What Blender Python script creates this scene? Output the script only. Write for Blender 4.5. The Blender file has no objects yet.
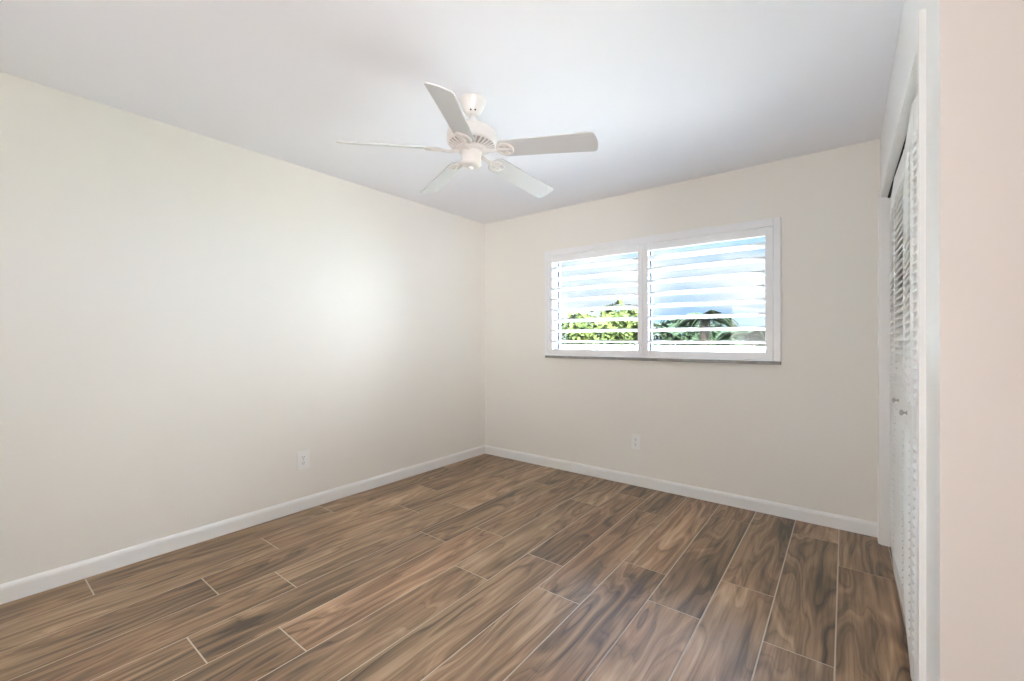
import bpy, bmesh, math, random
from mathutils import Vector, Matrix, noise as mnoise

random.seed(7)
scn = bpy.context.scene
COL = scn.collection
PI = math.pi

# ------------------------------------------------------------------ camera
F_PX = 431.68
YAW = math.radians(37.647)
EYE = 1.212
cam_d = bpy.data.cameras.new('camera')
cam_d.sensor_fit = 'HORIZONTAL'
cam_d.sensor_width = 36.0
cam_d.lens = F_PX / 1024 * 36.0
cam_d.shift_y = -(340.5 - 339.4) / 1024
cam_d.clip_start = 0.02
cam = bpy.data.objects.new('camera', cam_d)
cam.location = (0, 0, EYE)
cam.rotation_euler = (PI / 2, 0, YAW)
COL.objects.link(cam)
scn.camera = cam

# ------------------------------------------------------------------ colour management
scn.view_settings.view_transform = 'Standard'
scn.view_settings.look = 'None'
scn.view_settings.exposure = 1.42
scn.view_settings.gamma = 1.0
scn.view_settings.use_curve_mapping = False
scn.cycles.use_denoising = True
scn.cycles.max_bounces = 14
scn.cycles.diffuse_bounces = 9
scn.cycles.transparent_max_bounces = 16
scn.cycles.sample_clamp_indirect = 6.0

# ------------------------------------------------------------------ sky
SKY = 0.41
ZENITH = 170.0
EAST = 20.0
w = bpy.data.worlds.new('sky')
scn.world = w
w.use_nodes = True
nt = w.node_tree
nt.nodes.clear()
o_ = nt.nodes.new('ShaderNodeOutputWorld')
bg = nt.nodes.new('ShaderNodeBackground')
tc = nt.nodes.new('ShaderNodeTexCoord')
mp = nt.nodes.new('ShaderNodeMapping')
mp.inputs['Scale'].default_value = (1.6, 1.6, 4.5)
mp.inputs['Location'].default_value = (0.35, 0.1, 0.25)
ns = nt.nodes.new('ShaderNodeTexNoise')
ns.inputs['Scale'].default_value = 1.7
ns.inputs['Detail'].default_value = 6
rp = nt.nodes.new('ShaderNodeValToRGB')
rp.color_ramp.elements[0].position = 0.42
rp.color_ramp.elements[0].color = (0.43, 0.67, 1.0, 1)
rp.color_ramp.elements[1].position = 0.60
rp.color_ramp.elements[1].color = (1.0, 1.02, 1.05, 1)
nt.links.new(tc.outputs['Generated'], mp.inputs['Vector'])
nt.links.new(mp.outputs['Vector'], ns.inputs['Vector'])
nt.links.new(ns.outputs['Fac'], rp.inputs['Fac'])
nt.links.new(rp.outputs['Color'], bg.inputs['Color'])
# overhead sky, out of view, is boosted to send more light indoors
sz = nt.nodes.new('ShaderNodeSeparateXYZ')
er = nt.nodes.new('ShaderNodeMapRange')
er.inputs['From Min'].default_value = 0.27
er.inputs['From Max'].default_value = 0.62
er.inputs['To Min'].default_value = SKY
er.inputs['To Max'].default_value = SKY * ZENITH
nt.links.new(tc.outputs['Generated'], sz.inputs[0])
nt.links.new(sz.outputs['Z'], er.inputs['Value'])
# bright lobe added right of the window's view, unseen, to light the left wall
dt = nt.nodes.new('ShaderNodeVectorMath'); dt.operation = 'DOT_PRODUCT'
dt.inputs[1].default_value = Vector((0.87, 0.46, 0.20)).normalized()
er2 = nt.nodes.new('ShaderNodeMapRange')
er2.inputs['From Min'].default_value = 0.66
er2.inputs['From Max'].default_value = 0.92
er2.inputs['To Min'].default_value = 0.0
er2.inputs['To Max'].default_value = EAST
ad = nt.nodes.new('ShaderNodeMath'); ad.operation = 'ADD'
nt.links.new(tc.outputs['Generated'], dt.inputs[0])
nt.links.new(dt.outputs['Value'], er2.inputs['Value'])
nt.links.new(er.outputs['Result'], ad.inputs[0])
nt.links.new(er2.outputs['Result'], ad.inputs[1])
nt.links.new(ad.outputs[0], bg.inputs['Strength'])
nt.links.new(bg.outputs['Background'], o_.inputs['Surface'])

# ------------------------------------------------------------------ lights
def lamp(name, kind, loc, energy, color, aim=None, size=None, size_y=None):
    d = bpy.data.lights.new(name, kind)
    d.energy = energy
    d.color = color
    if kind == 'AREA':
        d.shape = 'RECTANGLE'
        d.size = size
        d.size_y = size_y or size
    elif kind == 'SUN':
        d.angle = math.radians(0.6)
    elif size:
        d.shadow_soft_size = size
    o = bpy.data.objects.new(name, d)
    o.location = loc
    if aim is not None:
        o.rotation_euler = Vector(aim).to_track_quat('-Z', 'Y').to_euler()
    COL.objects.link(o)
    return o

# the sun stands high behind the house and lights the walkway, its parapet and the trees
lamp('sun', 'SUN', (0, 0, 12), 225.0, (1.0, 0.99, 0.97), aim=(-0.30, 0.55, -0.95))
# added soft fill light, unseen behind the camera; no opening stands there
lamp('rear_fill', 'AREA', (-0.8, -0.98, 1.35), 18.5, (1.0, 0.975, 0.955), aim=(0.05, 1, 0.36), size=1.5, size_y=2.0)
# added narrow fill light in the unseen hall, brightens the far corner
cfill = lamp('corner_fill', 'AREA', (1.2, -0.95, 1.40), 3.2, (1.0, 0.985, 0.975), aim=(-0.74, 0.67, 0.13), size=0.8, size_y=1.7)
cfill.data.spread = math.radians(42)
# added warm point light, unseen in the hall, mostly for the return wall
lamp('hall_warm_fill', 'POINT', (1.1, -0.2, 2.25), 0.5, (1.0, 0.76, 0.66), size=0.12)

# ------------------------------------------------------------------ materials
def mat(name, col, rough=0.5, spec=0.5, bump=None, var=None, metallic=0.0):
    m = bpy.data.materials.new(name)
    m.use_nodes = True
    t = m.node_tree
    p = t.nodes['Principled BSDF']
    p.inputs['Base Color'].default_value = (*col, 1)
    p.inputs['Roughness'].default_value = rough
    p.inputs['Specular IOR Level'].default_value = spec
    p.inputs['Metallic'].default_value = metallic
    if bump or var:
        c = t.nodes.new('ShaderNodeTexCoord')
    if bump:
        n = t.nodes.new('ShaderNodeTexNoise')
        n.inputs['Scale'].default_value = bump[0]
        n.inputs['Detail'].default_value = 4
        b = t.nodes.new('ShaderNodeBump')
        b.inputs['Strength'].default_value = bump[1]
        b.inputs['Distance'].default_value = bump[2]
        t.links.new(c.outputs['Object'], n.inputs['Vector'])
        t.links.new(n.outputs['Fac'], b.inputs['Height'])
        t.links.new(b.outputs['Normal'], p.inputs['Normal'])
    if var:
        n2 = t.nodes.new('ShaderNodeTexNoise')
        n2.inputs['Scale'].default_value = var[0]
        n2.inputs['Detail'].default_value = 5
        r = t.nodes.new('ShaderNodeValToRGB')
        r.color_ramp.elements[0].position = 0.3
        r.color_ramp.elements[1].position = 0.7
        r.color_ramp.elements[0].color = (*col, 1)
        r.color_ramp.elements[1].color = (*var[1], 1)
        t.links.new(c.outputs['Object'], n2.inputs['Vector'])
        t.links.new(n2.outputs['Fac'], r.inputs['Fac'])
        t.links.new(r.outputs['Color'], p.inputs['Base Color'])
    return m

M_WALL = mat('cream_wall_paint', (0.815, 0.793, 0.745), 0.6, 0.35, bump=(90, 0.05, 0.002))
M_CEIL = mat('white_ceiling_paint', (0.87, 0.875, 0.915), 0.7, 0.3, bump=(55, 0.10, 0.003))
M_TRIM = mat('white_trim_paint', (0.83, 0.83, 0.82), 0.35, 0.5)
M_SHUT = mat('white_shutter_paint', (0.84, 0.84, 0.85), 0.35, 0.5)
M_DOOR = mat('white_louver_door_paint', (0.80, 0.80, 0.78), 0.45, 0.4)
M_FAN = mat('fan_white_enamel', (0.71, 0.675, 0.655), 0.28, 0.5)
M_BLADE = mat('fan_blade_white', (0.60, 0.60, 0.61), 0.45, 0.4)
M_DARK = mat('dark_slot', (0.03, 0.03, 0.03), 0.7, 0.2)
M_GASKET = mat('dark_rubber_gasket', (0.035, 0.04, 0.05), 0.6, 0.3)
M_PLATE = mat('white_outlet_plastic', (0.86, 0.85, 0.84), 0.3, 0.5)
M_STEEL = mat('screw_steel', (0.6, 0.6, 0.6), 0.35, 0.5, metallic=1.0)
M_SILL = mat('grey_marble_sill', (0.40, 0.40, 0.39), 0.4, 0.3, var=(14, (0.26, 0.26, 0.25)))
M_GROUT = mat('beige_grout', (0.56, 0.47, 0.38), 0.8, 0.2)
M_STUCCO = mat('white_exterior_stucco', (0.85, 0.85, 0.84), 0.8, 0.2, bump=(60, 0.2, 0.004))
M_CONC = mat('pale_concrete', (0.80, 0.80, 0.80), 0.85, 0.2, var=(3, (0.74, 0.74, 0.745)))
M_GRASS = mat('lawn', (0.01, 0.02, 0.005), 0.9, 0.05, var=(6, (0.016, 0.026, 0.007)))
M_BARK = mat('bark', (0.008, 0.0065, 0.005), 0.9, 0.02, var=(12, (0.005, 0.004, 0.003)))
M_LIME = mat('lime_leaf', (0.0085, 0.0105, 0.0028), 0.8, 0.01, var=(3, (0.003, 0.0048, 0.0013)))
M_DEEP = mat('deep_green_leaf', (0.0012, 0.0024, 0.0012), 0.8, 0.01, var=(3, (0.0026, 0.004, 0.002)))
M_PALM = mat('palm_leaf', (0.0014, 0.0025, 0.0012), 0.8, 0.01, var=(3, (0.0028, 0.0042, 0.0022)))

def glass_mat():
    m = bpy.data.materials.new('window_glass')
    m.use_nodes = True
    t = m.node_tree
    t.nodes.clear()
    out = t.nodes.new('ShaderNodeOutputMaterial')
    tr = t.nodes.new('ShaderNodeBsdfTransparent')
    tr.inputs['Color'].default_value = (0.96, 0.98, 0.97, 1)
    gl = t.nodes.new('ShaderNodeBsdfGlossy')
    gl.inputs['Roughness'].default_value = 0.02
    fr = t.nodes.new('ShaderNodeFresnel')
    fr.inputs['IOR'].default_value = 1.45
    mx = t.nodes.new('ShaderNodeMixShader')
    t.links.new(fr.outputs['Fac'], mx.inputs['Fac'])
    t.links.new(tr.outputs['BSDF'], mx.inputs[1])
    t.links.new(gl.outputs['BSDF'], mx.inputs[2])
    t.links.new(mx.outputs['Shader'], out.inputs['Surface'])
    return m
M_GLASS = glass_mat()

def plank_mat():
    """walnut look porcelain plank: growth rings, fine grain, a tone of its own per plank"""
    m = bpy.data.materials.new('walnut_look_tile')
    m.use_nodes = True
    t = m.node_tree
    L = t.links.new
    N = t.nodes.new
    p = t.nodes['Principled BSDF']
    uv = N('ShaderNodeUVMap'); uv.uv_map = 'grain'
    at = N('ShaderNodeAttribute'); at.attribute_name = 'tone'
    sep = N('ShaderNodeSeparateColor')
    L(at.outputs['Color'], sep.inputs['Color'])
    def math_(op, a, b=None, c=None):
        n = N('ShaderNodeMath'); n.operation = op
        for i, v in enumerate((a, b, c)):
            if v is None: continue
            if isinstance(v, (int, float)): n.inputs[i].default_value = v
            else: L(v, n.inputs[i])
        return n.outputs[0]
    sx = N('ShaderNodeSeparateXYZ'); L(uv.outputs['UV'], sx.inputs[0])
    zoff = math_('MULTIPLY', sep.outputs['Red'], 60.0)
    def vec(sxv, syv, z=None):
        c = N('ShaderNodeCombineXYZ')
        L(math_('MULTIPLY', sx.outputs['X'], sxv), c.inputs['X'])
        L(math_('MULTIPLY', sx.outputs['Y'], syv), c.inputs['Y'])
        L(z if z is not None else zoff, c.inputs['Z'])
        return c.outputs[0]
    def noise(v, scale=1.0, detail=3.0, rough=0.5, dist=0.0):
        n = N('ShaderNodeTexNoise')
        n.inputs['Scale'].default_value = scale
        n.inputs['Detail'].default_value = detail
        n.inputs['Roughness'].default_value = rough
        n.inputs['Distortion'].default_value = dist
        L(v, n.inputs['Vector'])
        return n.outputs['Fac']
    field = noise(vec(5.2, 0.85), detail=2.0, rough=0.42, dist=0.20)
    rings = math_('SINE', math_('MULTIPLY_ADD', field, 56.0, math_('MULTIPLY', sx.outputs['X'], 26.0)))
    rings2 = math_('SINE', math_('MULTIPLY', field, 143.0))
    vein = math_('POWER', math_('SUBTRACT', 1.0, math_('ABSOLUTE', math_('SINE', math_('MULTIPLY', math_('ADD', field, math_('MULTIPLY', noise(vec(26.0, 2.4, math_('ADD', zoff, 5.1)), detail=3.0), 0.035)), 31.0)))), 7.0)
    broad = noise(vec(4.5, 0.7, math_('ADD', zoff, 11.3)), detail=2.0)
    fine = noise(vec(130.0, 4.0), detail=3.0, rough=0.6)
    streak = noise(vec(38.0, 1.6), detail=4.0, rough=0.6)
    v = math_('MULTIPLY_ADD', rings, 0.10, 0.5)
    v = math_('ADD', v, math_('MULTIPLY', rings2, 0.05))
    v = math_('SUBTRACT', v, math_('MULTIPLY', vein, 0.17))
    v = math_('ADD', v, math_('MULTIPLY_ADD', broad, 0.80, -0.40))
    v = math_('ADD', v, math_('MULTIPLY_ADD', fine, 0.34, -0.16))
    v = math_('ADD', v, math_('MULTIPLY_ADD', streak, 0.78, -0.39))
    v = math_('ADD', v, math_('MULTIPLY_ADD', sep.outputs['Green'], 0.20, -0.10))
    r = N('ShaderNodeValToRGB')
    e = r.color_ramp.elements
    e[0].position = 0.12; e[0].color = (0.066, 0.041, 0.024, 1)
    e[1].position = 0.92; e[1].color = (0.57, 0.392, 0.252, 1)
    k = e.new(0.38); k.color = (0.200, 0.122, 0.069, 1)
    k = e.new(0.60); k.color = (0.335, 0.211, 0.124, 1)
    L(v, r.inputs['Fac'])
    # some planks and zones lean grey, others reddish
    hue = N('ShaderNodeMix'); hue.data_type = 'RGBA'; hue.blend_type = 'MULTIPLY'
    hue.inputs['Factor'].default_value = 1.0
    hr = N('ShaderNodeValToRGB')
    h = hr.color_ramp.elements
    h[0].position = 0.30; h[0].color = (0.93, 0.97, 0.96, 1)
    h[1].position = 0.70; h[1].color = (1.05, 0.98, 0.94, 1)
    L(math_('ADD', math_('MULTIPLY', noise(vec(3.0, 0.8, math_('ADD', zoff, 31.7)), detail=1.0), 0.7), math_('MULTIPLY', sep.outputs['Blue'], 0.3)), hr.inputs['Fac'])
    L(r.outputs['Color'], hue.inputs[6]); L(hr.outputs['Color'], hue.inputs[7])
    L(hue.outputs[2], p.inputs['Base Color'])
    p.inputs['Roughness'].default_value = 0.34
    p.inputs['Specular IOR Level'].default_value = 0.5
    L(math_('MULTIPLY_ADD', fine, 0.10, 0.36), p.inputs['Roughness'])
    b = N('ShaderNodeBump'); b.inputs['Strength'].default_value = 0.12; b.inputs['Distance'].default_value = 0.001
    L(v, b.inputs['Height']); L(b.outputs['Normal'], p.inputs['Normal'])
    return m
M_PLANK = plank_mat()

# ------------------------------------------------------------------ mesh helpers
class MB:
    """collects shapes in one bmesh"""
    def __init__(self, M=None):
        self.bm = bmesh.new()
        self.M = M or Matrix()
    def _v(self, pts, M):
        T = self.M @ (M or Matrix())
        return [self.bm.verts.new(T @ Vector(p)) for p in pts]
    def box(self, a, b, M=None, mi=0):
        x0, y0, z0 = a; x1, y1, z1 = b
        v = self._v([(x0, y0, z0), (x1, y0, z0), (x1, y1, z0), (x0, y1, z0), (x0, y0, z1), (x1, y0, z1), (x1, y1, z1), (x0, y1, z1)], M)
        for f in ((0, 3, 2, 1), (4, 5, 6, 7), (0, 1, 5, 4), (1, 2, 6, 5), (2, 3, 7, 6), (3, 0, 4, 7)):
            self.bm.faces.new([v[i] for i in f]).material_index = mi
        return self
    def prism(self, outline, axis, a, b, M=None, mi=0):
        """outline: 2-D points; extruded along axis 'x','y' or 'z' from a to b"""
        def P(u, v, s):
            return {'x': (s, u, v), 'y': (u, s, v), 'z': (u, v, s)}[axis]
        lo = self._v([P(u, v, a) for u, v in outline], M)
        hi = self._v([P(u, v, b) for u, v in outline], M)
        n = len(outline)
        fs = [self.bm.faces.new(lo[::-1]), self.bm.faces.new(hi)]
        for i in range(n):
            fs.append(self.bm.faces.new((lo[i], lo[(i + 1) % n], hi[(i + 1) % n], hi[i])))
        for f in fs: f.material_index = mi
        return self
    def lathe(self, prof, n=40, M=None, mi=0, smooth=True):
        rings = []
        for r, z in prof:
            if r < 1e-6:
                rings.append(self._v([(0, 0, z)], M))
            else:
                rings.append(self._v([(r * math.cos(2 * PI * k / n), r * math.sin(2 * PI * k / n), z) for k in range(n)], M))
        for A, B in zip(rings, rings[1:]):
            for k in range(n):
                k2 = (k + 1) % n
                if len(A) == 1 and len(B) == 1: continue
                if len(A) == 1: f = self.bm.faces.new((A[0], B[k2], B[k]))
                elif len(B) == 1: f = self.bm.faces.new((A[k], A[k2], B[0]))
                else: f = self.bm.faces.new((A[k], A[k2], B[k2], B[k]))
                f.material_index = mi; f.smooth = smooth
        return self
    def tube(self, pts, rad, n=10, M=None, mi=0, closed=False):
        pts = [Vector(p) for p in pts]
        R = rad if isinstance(rad, (list, tuple)) else [rad] * len(pts)
        rings = []
        N = len(pts)
        for i, p in enumerate(pts):
            if closed: d = pts[(i + 1) % N] - pts[i - 1]
            else: d = pts[min(i + 1, N - 1)] - pts[max(i - 1, 0)]
            d.normalize()
            up = Vector((0, 0, 1)) if abs(d.z) < 0.92 else Vector((1, 0, 0))
            s = d.cross(up).normalized(); u = s.cross(d)
            rings.append(self._v([p + R[i] * (math.cos(2 * PI * k / n) * s + math.sin(2 * PI * k / n) * u) for k in range(n)], M))
        pairs = list(zip(rings, rings[1:]))
        if closed: pairs.append((rings[-1], rings[0]))
        for A, B in pairs:
            for k in range(n):
                f = self.bm.faces.new((A[k], A[(k + 1) % n], B[(k + 1) % n], B[k])); f.smooth = True; f.material_index = mi
        if not closed:
            self.bm.faces.new(rings[0][::-1]).material_index = mi
            self.bm.faces.new(rings[-1]).material_index = mi
        return self
    def build(self, name, m, parent=None, bevel=0.0, seg=2, smooth=False):
        bmesh.ops.recalc_face_normals(self.bm, faces=self.bm.faces[:])
        me = bpy.data.meshes.new(name)
        self.bm.to_mesh(me); self.bm.free()
        for k in (m if isinstance(m, (list, tuple)) else [m]): me.materials.append(k)
        o = bpy.data.objects.new(name, me)
        COL.objects.link(o)
        if parent: o.parent = parent
        if bevel:
            b = o.modifiers.new('bevel', 'BEVEL')
            b.width = bevel; b.segments = seg; b.limit_method = 'ANGLE'; b.angle_limit = math.radians(40)
        return o

def empty(name, loc=(0, 0, 0), rz=0.0, parent=None):
    o = bpy.data.objects.new(name, None)
    o.empty_display_size = 0.1
    o.location = loc
    o.rotation_euler = (0, 0, rz)
    COL.objects.link(o)
    if parent: o.parent = parent
    return o

def tag(o, label, cat, group=None):
    o['label'] = label; o['category'] = cat
    if group: o['group'] = group
    return o

def struct(o):
    o['kind'] = 'structure'
    return o

def at_mat(x, y, z, rz=0.0):
    return Matrix.Translation((x, y, z)) @ Matrix.Rotation(rz, 4, 'Z')

# ------------------------------------------------------------------ room shell
Yb = 3.468                       # inner face of the back wall
ZC = 2.44
Y0 = -1.10                       # rear wall
def xl(y): return -3.0395 - 0.0082 * (3.472 - y)      # left wall is a hair out of square
R_ANG = 0.0
R_O = Vector((0.170, 1.571, 0))
MR = at_mat(R_O.x, R_O.y, 0, R_ANG)                   # closet-wall frame: x into the closet, y away from the camera
FAR = Yb - R_O.y + 0.002
NEAR = -0.204                                         # outside corner of the closet
XH = 1.95                                             # far side of the hall alcove

def floor():
    m = MB()
    m.box((-3.35, Y0 - .2, -0.12), (XH + .2, Yb + .15, -0.0012), mi=0)
    bm = m.bm
    grain = bm.loops.layers.uv.new('grain')
    tone = bm.loops.layers.color.new('tone')
    edges = [-3.052 - 0.2325, -3.052] + [-0.03 - 0.2325 * k for k in range(12, -1, -1)]
    x = -0.03
    while x < XH: x += 0.2325; edges.append(x)
    offs = {0: 0.75, 1: .411, 2: 1.153, 3: .773, 4: 1.028, 5: .583, 6: .841, 7: .426, 8: .770, 9: .531, 10: 1.023, 11: .757, 12: 1.142, 13: .768, 14: .455}
    P = 1.222
    g = 0.0026
    for i in range(len(edges) - 1):
        x0, x1 = edges[i], edges[i + 1]
        off = offs.get(i, (i * 0.37) % P)
        k = -3
        while True:
            y0 = off + k * P; y1 = y0 + P; k += 1
            if y1 < Y0: continue
            if y0 > Yb: break
            rr = (random.random(), random.random(), random.random())
            ya, yb = max(y0 + g, Y0 - .05), min(y1 - g, Yb + .05)
            if yb - ya < 0.01: continue
            xa, xb = x0 + g, x1 - g
            c = 0.0012
            flip = random.choice((-1, 1))
            top = [(xa + c, ya + c), (xb - c, ya + c), (xb - c, yb - c), (xa + c, yb - c)]
            low = [(xa, ya), (xb, ya), (xb, yb), (xa, yb)]
            vt = [bm.verts.new((a, b, 0.0)) for a, b in top]
            vl = [bm.verts.new((a, b, -0.0012)) for a, b in low]
            fs = [bm.faces.new(vt)]
            for q in range(4):
                fs.append(bm.faces.new((vl[q], vl[(q + 1) % 4], vt[(q + 1) % 4], vt[q])))
            for f in fs:
                f.material_index = 1
                for lp in f.loops:
                    lp[grain].uv = ((lp.vert.co.x - x0) * flip + rr[0] * 7, lp.vert.co.y * flip + rr[1] * 9)
                    lp[tone] = (*rr, 1)
    return struct(m.build('floor', [M_GROUT, M_PLANK]))
floor()

# ceiling slab
struct(MB().box((-3.4, Y0 - .25, ZC), (XH + .25, Yb + .2, ZC + .2)).build('ceiling', M_CEIL))
# left wall
struct(MB().prism([(xl(Y0 - .2), Y0 - .2), (xl(Yb + .2), Yb + .2), (-3.4, Yb + .2), (-3.4, Y0 - .2)], 'z', -0.1, ZC).build('wall_left', M_WALL))
# rear and hall walls (behind the camera)
struct(MB().box((-3.4, Y0 - .15, -.1), (XH + .2, Y0, ZC)).build('wall_rear', M_WALL))
struct(MB().box((XH, Y0 - .1, -.1), (XH + .15, Yb, ZC)).build('wall_hall', M_WALL))

# back wall with the window hole
K = 0.9931
HX0, HX1, HZ0, HZ1 = -2.245, -0.375, 1.058, 2.028
m = MB()
for a, b in (((-3.2, -.1), (HX0, ZC)), ((HX1, -.1), (XH, ZC)), ((HX0, -.1), (HX1, HZ0)), ((HX0, HZ1), (HX1, ZC))):
    m.box((a[0], Yb, a[1]), (b[0], Yb + .19, b[1]))
struct(m.build('wall_back', M_WALL))

# closet wall with its opening, and the return wall by the alcove
OY0, OY1, OZ = 0.058, 1.781, 2.055
WT = 0.11
m = MB(MR)
m.box((0, NEAR, -.1), (WT, OY0, ZC))
m.box((0, OY1, -.1), (WT, FAR + .02, ZC))
m.box((0, OY0, OZ), (WT, OY1, ZC))
struct(m.build('wall_right', M_TRIM))
m = MB(MR)
m.box((0.0005, NEAR - 0.001, -.1), (XH - .1, NEAR + .11, ZC))
struct(m.build('wall_return', mat('cream_paint_warm_light', (0.765, 0.705, 0.668), 0.6, 0.35, bump=(90, 0.05, 0.002))))  # cream wall; the warm light falling on it is put into this colour
struct(MB(MR).box((0.72, NEAR + .11, -.1), (0.80, FAR + .02, ZC)).build('wall_closet', M_WALL))

# ------------------------------------------------------------------ baseboards
BB = [(0, 0), (-0.013, 0), (-0.013, 0.066), (-0.0115, 0.074), (-0.008, 0.081), (-0.004, 0.086), (0, 0.088)]
def board(name, p0, p1, inward):
    p0, p1, n = Vector((*p0, 0)), Vector((*p1, 0)), Vector((*inward, 0)).normalized()
    m = MB()
    ends = []
    for p in (p0, p1):
        ends.append([m.bm.verts.new(p + n * (-u) + Vector((0, 0, v + 0.0004))) for u, v in BB])
    k = len(BB)
    m.bm.faces.new(ends[0]); m.bm.faces.new(ends[1][::-1])
    for i in range(k): m.bm.faces.new((ends[0][i], ends[0][(i + 1) % k], ends[1][(i + 1) % k], ends[1][i]))
    return struct(m.build(name, M_TRIM))
board('baseboard_left', (xl(Y0), Y0), (xl(Yb), Yb), (1, 0.008))
rb = MR @ Vector((0, FAR, 0))
board('baseboard_back', (xl(Yb), Yb), (rb.x, Yb), (0, -1))
a, b = MR @ Vector((0, NEAR, 0)), MR @ Vector((0, -0.001, 0))
board('baseboard_right', (a.x, a.y), (b.x, b.y), (-1, 0.0067))

# ------------------------------------------------------------------ closet casing (trim) and jambs
def casing():
    m = MB(MR)
    T = .0145
    # the near leg's plain outer edge faces the camera
    m.prism([(0, 0), (-T, 0), (-T, .044), (-T + .003, .052), (-T + .004, .058), (0, .058)], 'z', 0.0, OZ + .032)
    m.prism([(0, OY1 + .058), (-T, OY1 + .058), (-T, OY1 + .014), (-T + .003, OY1 + .006), (-T + .004, OY1), (0, OY1)], 'z', 0.0, OZ + .032)
    m.prism([(0, OZ), (-.005, OZ), (-.007, OZ + .006), (-.008, OZ + .027), (-.005, OZ + .032), (0, OZ + .032)], 'y', .058, OY1)
    return struct(m.build('trim_1', M_TRIM))
casing()
m = MB(MR)
m.box((-.001, OY0 - .001, 0), (WT + .002, OY0 + .006, OZ))
m.box((-.001, OY1 - .006, 0), (WT + .002, OY1 + .001, OZ))
m.box((-.001, OY0, OZ - .006), (WT + .002, OY1, OZ + .001))
struct(m.build('trim_2', M_TRIM))
# track under the head of the opening, coloured dark for the shade above the doors
struct(MB(MR).box((0.028, OY0 + .007, OZ - .016), (0.052, OY1 - .007, OZ - .0065)).build('trim_3', M_DARK))

# ------------------------------------------------------------------ bifold louvred doors
PW = 0.4205
TH = 0.026
def door_panel(parent, width, M):
    m = MB(M)
    z0, z1 = 0.022, 2.033
    st = 0.042
    m.box((0, 0, z0), (TH, st, z1)); m.box((0, width - st, z0), (TH, width, z1))
    for a, b in ((z0, .14), (.875, .985), (1.920, z1)):
        m.box((0.001, st, a), (TH - .001, width - st, b))
    for lo, hi in ((.14, .875), (.985, 1.920)):
        n = round((hi - lo) / 0.0322)
        for k in range(n):
            zc = lo + (k + .5) * (hi - lo) / n
            T = Matrix.Translation((TH * .5, 0, zc)) @ Matrix.Rotation(math.radians(-50), 4, 'Y')
            m.box((-.025, st - .002, -.0035), (.025, width - st + .002, .0035), M=T)
    return m.build('door_panel', M_DOOR, parent, bevel=0.0012, seg=1)

def knob(parent, M):
    prof = [(0.0, 0), (.008, 0), (.008, .002), (.0045, .005), (.0045, .010), (.010, .013), (.012, .017), (.010, .021), (.005, .023), (0, .0235)]
    T = M @ Matrix.Rotation(-PI / 2, 4, 'Y')
    return MB(T).lathe(prof, 20).build('knob', M_KNOB_SHADED, parent)
M_KNOB_SHADED = mat('knob_white_shaded', (0.42, 0.41, 0.40), 0.35, 0.5)  # white knob with its shade put into the colour as grey

def bifold(label, pts, knob_panel):
    """pts: three (x, y) of the front face: pivot or guide, fold, pivot or guide, in the closet-wall frame"""
    w = MR @ Vector((pts[0][0], pts[0][1], 0))
    root = empty('bifold_closet_door', (w.x, w.y, 0), R_ANG)
    tag(root, label, 'closet door', 'louvred bifold doors of the closet')
    p0 = Vector(pts[0])
    for k in range(2):
        A, B = Vector(pts[k]) - p0, Vector(pts[k + 1]) - p0
        d = B - A
        ang = math.atan2(d.y, d.x) - PI / 2
        gap = 0.0015
        M = Matrix.Translation((A.x, A.y, 0)) @ Matrix.Rotation(ang, 4, 'Z') @ Matrix.Translation((0, gap, 0))
        pn = door_panel(root, d.length - 2 * gap, M)
        if k == knob_panel:
            knob(pn, M @ Matrix.Translation((0, d.length * .5, 0.925)))
    return root
mid = (OY0 + OY1) / 2
bifold('white louvred bifold closet door with a knob, the pair next to the back wall', [(.031, mid + .003), (.027, mid + .432), (.039, OY1 - .010)], 0)
bifold('white louvred bifold closet door with a knob, the pair nearer the pinkish wall', [(.042, OY0 + .010), (.013, mid - .432), (.031, mid - .003)], 1)

# ------------------------------------------------------------------ window (sashes, glass, sill)
win = struct(empty('window_1', ((HX0 + HX1) / 2, Yb, HZ0)))
wo = Vector(win.location)
IW = Matrix.Translation(-wo)
Yg = Yb + .12
m = MB(IW)
m.box((HX0, Yg, HZ0), (HX0 + .035, Yg + .06, HZ1)); m.box((HX1 - .035, Yg, HZ0), (HX1, Yg + .06, HZ1))
m.box((HX0 + .035, Yg, HZ0), (HX1 - .035, Yg + .06, HZ0 + .035)); m.box((HX0 + .035, Yg, HZ1 - .035), (HX1 - .035, Yg + .06, HZ1))
m.box((-1.345, Yg - .003, HZ0 + .035), (-1.300, Yg + .05, HZ1 - .035))
m.build('window_frame', M_TRIM, win, bevel=.002, seg=1)
for xa, xb in ((HX0 + .035, -1.345), (-1.300, HX1 - .035)):
    gk = MB(IW)
    gk.box((xa, Yg + .002, HZ0 + .035), (xa + .0105, Yg + .034, HZ1 - .035))
    gk.box((xb - .0105, Yg + .002, HZ0 + .035), (xb, Yg + .034, HZ1 - .035))
    s = gk.build('glazing_gasket', M_GASKET, win)
    MB(IW).box((xa + .0105, Yg + .016, HZ0 + .035), (xb - .0105, Yg + .020, HZ1 - .035)).build('window_pane', M_GLASS, win)
sl = MB(IW)
sl.box((-2.262, Yb - .023, 1.038), (-.346, Yb + .115, 1.0599))
sl.build('window_sill', M_SILL, win, bevel=.003)

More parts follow.
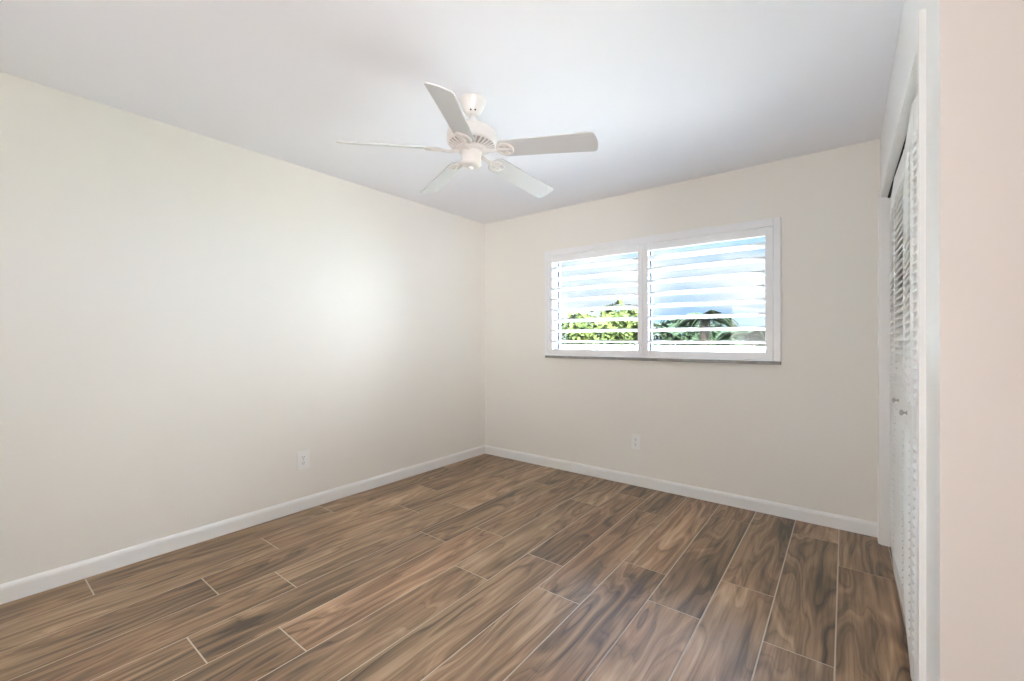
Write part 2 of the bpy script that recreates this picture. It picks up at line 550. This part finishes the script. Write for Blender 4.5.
# ------------------------------------------------------------------ plantation shutters
def kx(x): return x * K
def kz(z): return EYE + (z - EYE) * K
FY = Yb - 0.022                      # face of the shutter frame
sh = empty('plantation_shutters', ((kx(-2.283) + kx(-.349)) / 2, Yb, kz(1.062)))
tag(sh, 'white plantation shutters with open louvers, two panels over the window on the back wall', 'shutters')
IS = Matrix.Translation(-Vector(sh.location))
X0, X1, Z0, Z1 = kx(-2.283), kx(-.349), 1.060, kz(2.055)
fr = MB(IS)
FWs = 0.040
for a, b in (((X0, Z0), (X0 + FWs, Z1)), ((X1 - FWs - .004, Z0), (X1, Z1))):
    fr.box((a[0], FY, a[1]), (b[0], Yb - .0005, b[1]))
fr.box((X0 + FWs, FY, Z1 - .055), (X1 - FWs - .004, Yb - .0005, Z1))
fr.box((X0 + FWs, FY, Z0), (X1 - FWs - .004, Yb - .0005, Z0 + .012))
# inner lip of the frame inside the wall hole
fr.box((HX0 + .001, Yb - .0005, HZ0 + .001), (HX0 + .012, Yb + .05, HZ1 - .001))
fr.box((HX1 - .012, Yb - .0005, HZ0 + .001), (HX1 - .001, Yb + .05, HZ1 - .001))
fr.box((HX0 + .012, Yb - .0005, HZ1 - .012), (HX1 - .012, Yb + .05, HZ1 - .001))
fr.build('shutter_frame', M_SHUT, sh, bevel=.004)

PY0, PY1 = Yb - .017, Yb + .011      # panel faces
LC = (PY0 + PY1) / 2
OZ0, OZ1 = kz(1.121), kz(1.938)
LOUV = 0.0573
def louver_mesh(xa, xb):
    m = MB()
    n = 18
    prof = []
    for k in range(n):
        a = 2 * PI * k / n
        prof.append((LOUV * math.cos(a) , 0.0055 * math.sin(a)))
    m.prism(prof, 'x', xa, xb)
    return m
TILT = math.radians(-10.5)             # inner edge up
PX0, PX1, PXM = X0 + FWs + .002, X1 - FWs - .006, (kx(-1.363) + kx(-1.275)) / 2
for (pa, pb, oa, ob) in ((PX0, PXM - .0012, kx(-2.199), kx(-1.363)), (PXM + .0012, PX1, kx(-1.275), kx(-.443))):
    p = MB(IS)
    zt, zb = Z1 - .057, Z0 + .014
    p.box((pa, PY0, zb), (oa, PY1, zt)); p.box((ob, PY0, zb), (pb, PY1, zt))
    p.box((oa, PY0 + .001, zb), (ob, PY1 - .001, OZ0)); p.box((oa, PY0 + .001, OZ1), (ob, PY1 - .001, zt))
    pan = p.build('shutter_panel', M_SHUT, sh, bevel=.003)
    lm = None
    for k in range(8):
        zc = kz(1.1935 + .0973 * k)
        if lm is None:
            o = louver_mesh(oa + .003, ob - .003).build('louver', M_SHUT, pan)
            lm = o.data
            for f in lm.polygons: f.use_smooth = len(f.vertices) == 4
        else:
            o = bpy.data.objects.new('louver', lm); COL.objects.link(o); o.parent = pan
        o.location = (-sh.location.x, LC - sh.location.y, zc - sh.location.z)
        o.rotation_euler = (TILT, 0, 0)

# ------------------------------------------------------------------ wall outlets
def outlet(label, M, W2, H2):
    root = empty('electrical_outlet')
    root.matrix_world = M
    tag(root, label, 'outlet', 'wall outlets')
    # frame: x along the wall, y out of the wall, z up
    pl = MB()
    pl.prism([(-W2, -H2), (W2, -H2), (W2, H2), (-W2, H2)], 'y', 0.0003, .0055)
    pl.build('cover_plate', M_PLATE, root, bevel=.003)
    for s in (-1, 1):
        r = MB()
        out = []
        for k in range(24):
            a = 2 * PI * k / 24
            out.append((.0165 * math.cos(a), max(-.0135, min(.0135, .0175 * math.sin(a))) + s * .0205))
        r.prism(out, 'y', .005, .0075)
        rc = r.build('receptacle', M_PLATE, root)
        sl = MB()
        for x in (-.0062, .0062):
            sl.box((x - .0012, .0070, s * .0205 - .0005), (x + .0012, .0078, s * .0205 + .0075))
        sl.lathe([(0, 0), (.0026, 0), (.0026, .0008), (0, .0008)], 12, M=Matrix.Translation((0, .0078, s * .0205 - .007)) @ Matrix.Rotation(PI / 2, 4, 'X'))
        sl.build('slot', M_DARK, rc)
    MB(Matrix.Translation((0, .0055, 0)) @ Matrix.Rotation(-PI / 2, 4, 'X')).lathe([(0.0034, 0), (.0034, .0008), (.002, .0016), (0, .0017)], 14).build('screw', M_STEEL, root)
    return root
outlet('white duplex wall outlet low on the long left wall', Matrix.Translation((xl(1.525), 1.525, .353)) @ Matrix.Rotation(-PI / 2 - .0082, 4, 'Z'), .044, .066)
outlet('white duplex wall outlet low on the back wall below the window', Matrix.Translation((-1.375, Yb, .361)) @ Matrix.Rotation(PI, 4, 'Z'), .036, .062)

# ------------------------------------------------------------------ ceiling fan
fan = empty('ceiling_fan', (-1.512, 1.632, ZC))
tag(fan, 'white five-blade ceiling fan with ornate blade brackets hanging from the ceiling', 'ceiling fan')
cn = MB().lathe([(0, -.0003), (.066, -.0003), (.068, -.004), (.066, -.009), (.060, -.030), (.048, -.058), (.038, -.072), (.030, -.078), (.014, -.078)], 40).build('canopy', M_FAN, fan)
for sgn in (-1, 1):
    a = math.radians(-47 + 16 * sgn)
    T = Matrix.Translation((.0405 * math.cos(a), .0405 * math.sin(a), -.0685)) @ Matrix.Rotation(a, 4, 'Z')
    MB(T).lathe([(0, -.0045), (.0035, -.003), (.0045, 0), (.0035, .003), (0, .0045)], 12).build('vent_hole', M_DARK, cn)
MT = Matrix.Translation((0, 0, -.08)) @ Vector((0, 0, 1)).rotation_difference(Vector((.0362, .018, 1)).normalized()).to_matrix().to_4x4() @ Matrix.Translation((0, 0, .08))
MB(MT).lathe([(0, -.074), (.0135, -.074), (.0135, -.098), (.021, -.100), (.022, -.118), (.016, -.124), (.0135, -.126), (.0135, -.152), (0, -.152)], 28).build('downrod', M_SHUT, fan)
hs = MB(MT)
hs.lathe([(0, -.143), (.045, -.144), (.085, -.149), (.112, -.157), (.125, -.168), (.129, -.180), (.129, -.218), (.125, -.227), (.112, -.232), (.100, -.233)], 56)
motor = hs.build('motor_housing', M_FAN, fan)
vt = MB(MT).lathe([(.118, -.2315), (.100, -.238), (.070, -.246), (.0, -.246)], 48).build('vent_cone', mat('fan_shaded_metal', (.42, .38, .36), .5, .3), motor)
rb_ = MB(MT)
for k in range(30):
    rb_.prism([(.119, -.229), (.119, -.2345), (.100, -.2430), (.069, -.2510), (.069, -.245)], 'y', -.0042, .0042, M=Matrix.Rotation(2 * PI * k / 30, 4, 'Z'))
rb_.build('vent_rib', M_FAN, motor, bevel=.001, seg=1)
MB(MT).lathe([(0, -.246), (.074, -.246), (.078, -.250), (.078, -.262), (.070, -.266), (0, -.266)], 40).build('flywheel', M_FAN, fan)
sw = MB(MT).lathe([(0, -.262), (.050, -.262), (.052, -.266), (.050, -.272), (.049, -.318), (.052, -.322), (.052, -.330), (.046, -.338), (.030, -.343), (.008, -.345), (0, -.345)], 40).build('switch_housing', M_FAN, fan)
MB(MT).lathe([(.0, -.343), (.010, -.344), (.011, -.350), (.006, -.355), (0, -.356)], 20).build('finial', M_SHUT, sw)

PITCH = math.radians(-18.5)
DROOP = 0.068
ZB = -.259
def blade_outline():
    """rounded root, sides that widen a little outwards, softly squared tip"""
    r0, r1, w0, w1, c = .150, .654, .055, .060, .022
    pts = []
    for k in range(13):
        a = PI / 2 + PI * k / 12
        pts.append((r0 + .036 + .036 * math.cos(a), w0 * math.sin(a)))
    pts += [(.42, -.0555)]
    for k in range(7):
        a = -PI / 2 + PI / 2 * k / 6
        pts.append((r1 - .006 - c + c * math.cos(a), -w1 + c + c * math.sin(a)))
    pts += [(r1 - .002, -.02), (r1, 0), (r1 - .002, .02)]
    for k in range(7):
        a = PI / 2 * k / 6
        pts.append((r1 - .006 - c + c * math.cos(a), w1 - c + c * math.sin(a)))
    pts += [(.42, .0555)]
    return pts
def oval(cx, cy, rx, ry, z, n=22):
    return [(cx + rx * math.cos(2 * PI * k / n), cy + ry * math.sin(2 * PI * k / n), z) for k in range(n)]
MBL = Matrix.Translation((0, 0, ZB)) @ Matrix.Rotation(DROOP, 4, 'Y') @ Matrix.Rotation(PITCH, 4, 'X')
def make_blade():
    bl = MB(MBL)
    bl.prism(blade_outline(), 'z', -.003, .003)
    b = bl.build('blade', M_BLADE, fan, bevel=.0015, seg=2)
    br = MB(MBL)
    zz = -.0065
    # arm from the flywheel, flaring into a pierced oval plate under the blade root
    br.tube([(.066, 0, -.004), (.100, 0, -.009), (.128, 0, -.010), (.150, 0, zz)], [.011, .009, .008, .009], 10)
    br.tube(oval(.190, 0, .042, .036, zz), .0058, 8, closed=True)
    br.tube(oval(.176, .017, .022, .013, zz), .0042, 8, closed=True)
    br.tube(oval(.176, -.017, .022, .013, zz), .0042, 8, closed=True)
    br.tube([(.150, 0, zz), (.196, 0, zz - .001), (.232, 0, zz)], [.0075, .006, .006], 8)
    for x, y in ((.228, 0), (.204, .031), (.204, -.031)):
        br.lathe([(0, -.006), (.006, -.005), (.0085, -.002), (.0085, .004), (0, .004)], 14, M=Matrix.Translation((x, y, zz)))
    c = br.build('blade_bracket', M_FAN, b)
    return b
proto = make_blade()
PH = math.radians(14.3)
for k in range(5):
    if k == 0: o = proto
    else:
        o = proto.copy(); COL.objects.link(o); o.parent = fan
        for ch in proto.children:
            d = ch.copy(); COL.objects.link(d); d.parent = o
    o.matrix_local = MT @ Matrix.Rotation(PH + 2 * PI * k / 5, 4, 'Z')

# ------------------------------------------------------------------ outdoors
struct(MB().box((-9, Yb + .19, -.25), (6, 5.25, -.02)).build('walkway', M_CONC))
m = MB()
m.box((-9, 5.05, -.02), (6, 5.20, 1.10))
m.box((-9, 5.01, 1.10), (6, 5.24, 1.135))
struct(m.build('parapet', M_STUCCO))
struct(MB().box((-40, 5.3, -3.2), (40, 70, -3.0)).build('ground', M_GRASS))

def leafy(center, radii, n, size, seed):
    rnd = random.Random(seed)
    m = MB()
    c, R = Vector(center), Vector(radii)
    blobs = [(Vector((0, 0, 0)), 1.0)]
    for k in range(9):
        a = rnd.uniform(0, 2 * PI); e = rnd.uniform(-.3, 1.0)
        blobs.append((Vector((math.cos(a) * .62, math.sin(a) * .62, e * .62)), rnd.uniform(.35, .55)))
    for k in range(n):
        bo, br = rnd.choice(blobs)
        d = Vector((rnd.gauss(0, 1), rnd.gauss(0, 1), rnd.gauss(0, 1))).normalized()
        q = bo + d * br * rnd.uniform(.72, 1.0)
        p = c + Vector((q.x * R.x, q.y * R.y, q.z * R.z))
        nrm = (d + Vector((rnd.gauss(0, .6), rnd.gauss(0, .6), rnd.gauss(0, .6)))).normalized()
        t = nrm.orthogonal().normalized()
        t.rotate(Matrix.Rotation(rnd.uniform(0, 2 * PI), 3, nrm))
        s = nrm.cross(t)
        L = size * rnd.uniform(.6, 1.3)
        pts = [p - t * L, p + s * L * .45 + nrm * L * .12, p + t * L, p - s * L * .45 + nrm * L * .12]
        m.bm.faces.new([m.bm.verts.new(x) for x in pts])
    return m

def tree(name, label, cat, x, y, ztop, radii, leaf, n=2600, size=.11, seed=1, group=None):
    zg = -3.0
    zc = ztop - radii[2] * 1.05
    root = empty(name, (x, y, zg))
    tag(root, label, cat, group)
    h = zc - zg
    m = MB()
    m.tube([(0, 0, -.05), (.05, .02, h * .4), (-.03, 0, h * .75), (0, 0, h)], [.17, .14, .11, .07], 10)
    for k in range(5):
        a = k * 1.3
        m.tube([(0, 0, h * .62), (math.cos(a) * radii[0] * .3, math.sin(a) * radii[1] * .3, h * .85), (math.cos(a) * radii[0] * .62, math.sin(a) * radii[1] * .62, h + radii[2] * .2)], [.08, .05, .02], 7)
    m.build('trunk', M_BARK, root)
    leafy((0, 0, h), radii, n, size, seed).build('foliage', leaf, root)
    return root

tree('leafy_tree', 'bright lime green tree outside the left half of the window', 'tree', -4.85, 10.2, 2.2, (1.1, 1.0, 1.25), M_LIME, seed=3)
tree('leafy_tree', 'dark green tree at the left edge of the window behind the lime green one', 'tree', -7.6, 12.6, 2.1, (1.4, 1.2, 1.5), M_DEEP, seed=4)
tree('leafy_tree', 'dark green tree low behind the right half of the window, left of the tall palm', 'tree', -4.4, 15.0, 2.0, (1.9, 1.2, 1.6), M_DEEP, seed=5, n=5000, size=.15)
tree('leafy_tree', 'dark green tree at the right edge of the window', 'tree', -1.0, 17.6, 1.8, (2.2, 1.2, 1.6), M_DEEP, seed=6, n=5000, size=.15)

def palm(label, x, y, zc, rad, nf, seed):
    rnd = random.Random(seed)
    root = empty('palm_tree', (x, y, -3.0))
    tag(root, label, 'palm tree')
    h = zc + 3.0
    m = MB()
    n = 12
    m.tube([(.04 * math.sin(k * .5), 0, -.05 + h * k / n) for k in range(n + 1)], [.16 - .004 * k + (.012 if k % 2 else 0) for k in range(n + 1)], 10)
    m.build('trunk', M_BARK, root)
    for k in range(nf):
        a = 2 * PI * k / nf * 2.618 + rnd.uniform(-.2, .2)
        up = rnd.uniform(.05, .95)
        f = MB(Matrix.Translation((.0, 0, h)) @ Matrix.Rotation(a, 4, 'Z'))
        spine = []
        for j in range(9):
            t = j / 8
            spine.append(Vector((rad * t * (1 - .25 * up), 0, rad * (up * .9 * t - (.55 + .35 * up) * t * t))))
        f.tube(spine, [.018 - .0017 * j for j in range(9)], 5)
        for j in range(1, 26):
            t = j / 25.5
            q = t * 8; i = min(7, int(q)); p = spine[i].lerp(spine[i + 1], q - i)
            L = rad * .34 * (math.sin(PI * min(1, t * .9 + .12)) * .8 + .2)
            for s in (-1, 1):
                tip = p + Vector((L * .55, s * L * .75, -L * .30))
                w_ = Vector((.016, 0, .008))
                f.bm.faces.new(f._v([p - w_, p + w_, tip], None))
        f.build('frond', M_PALM, root)
    return root
palm('palm tree with arching fronds outside the right half of the window', -2.75, 11.5, 1.75, 0.85, 26, 11)
palm('short palm tree farther right outside, by the right shutter panel', -1.35, 9.0, 1.30, 0.8, 16, 12)
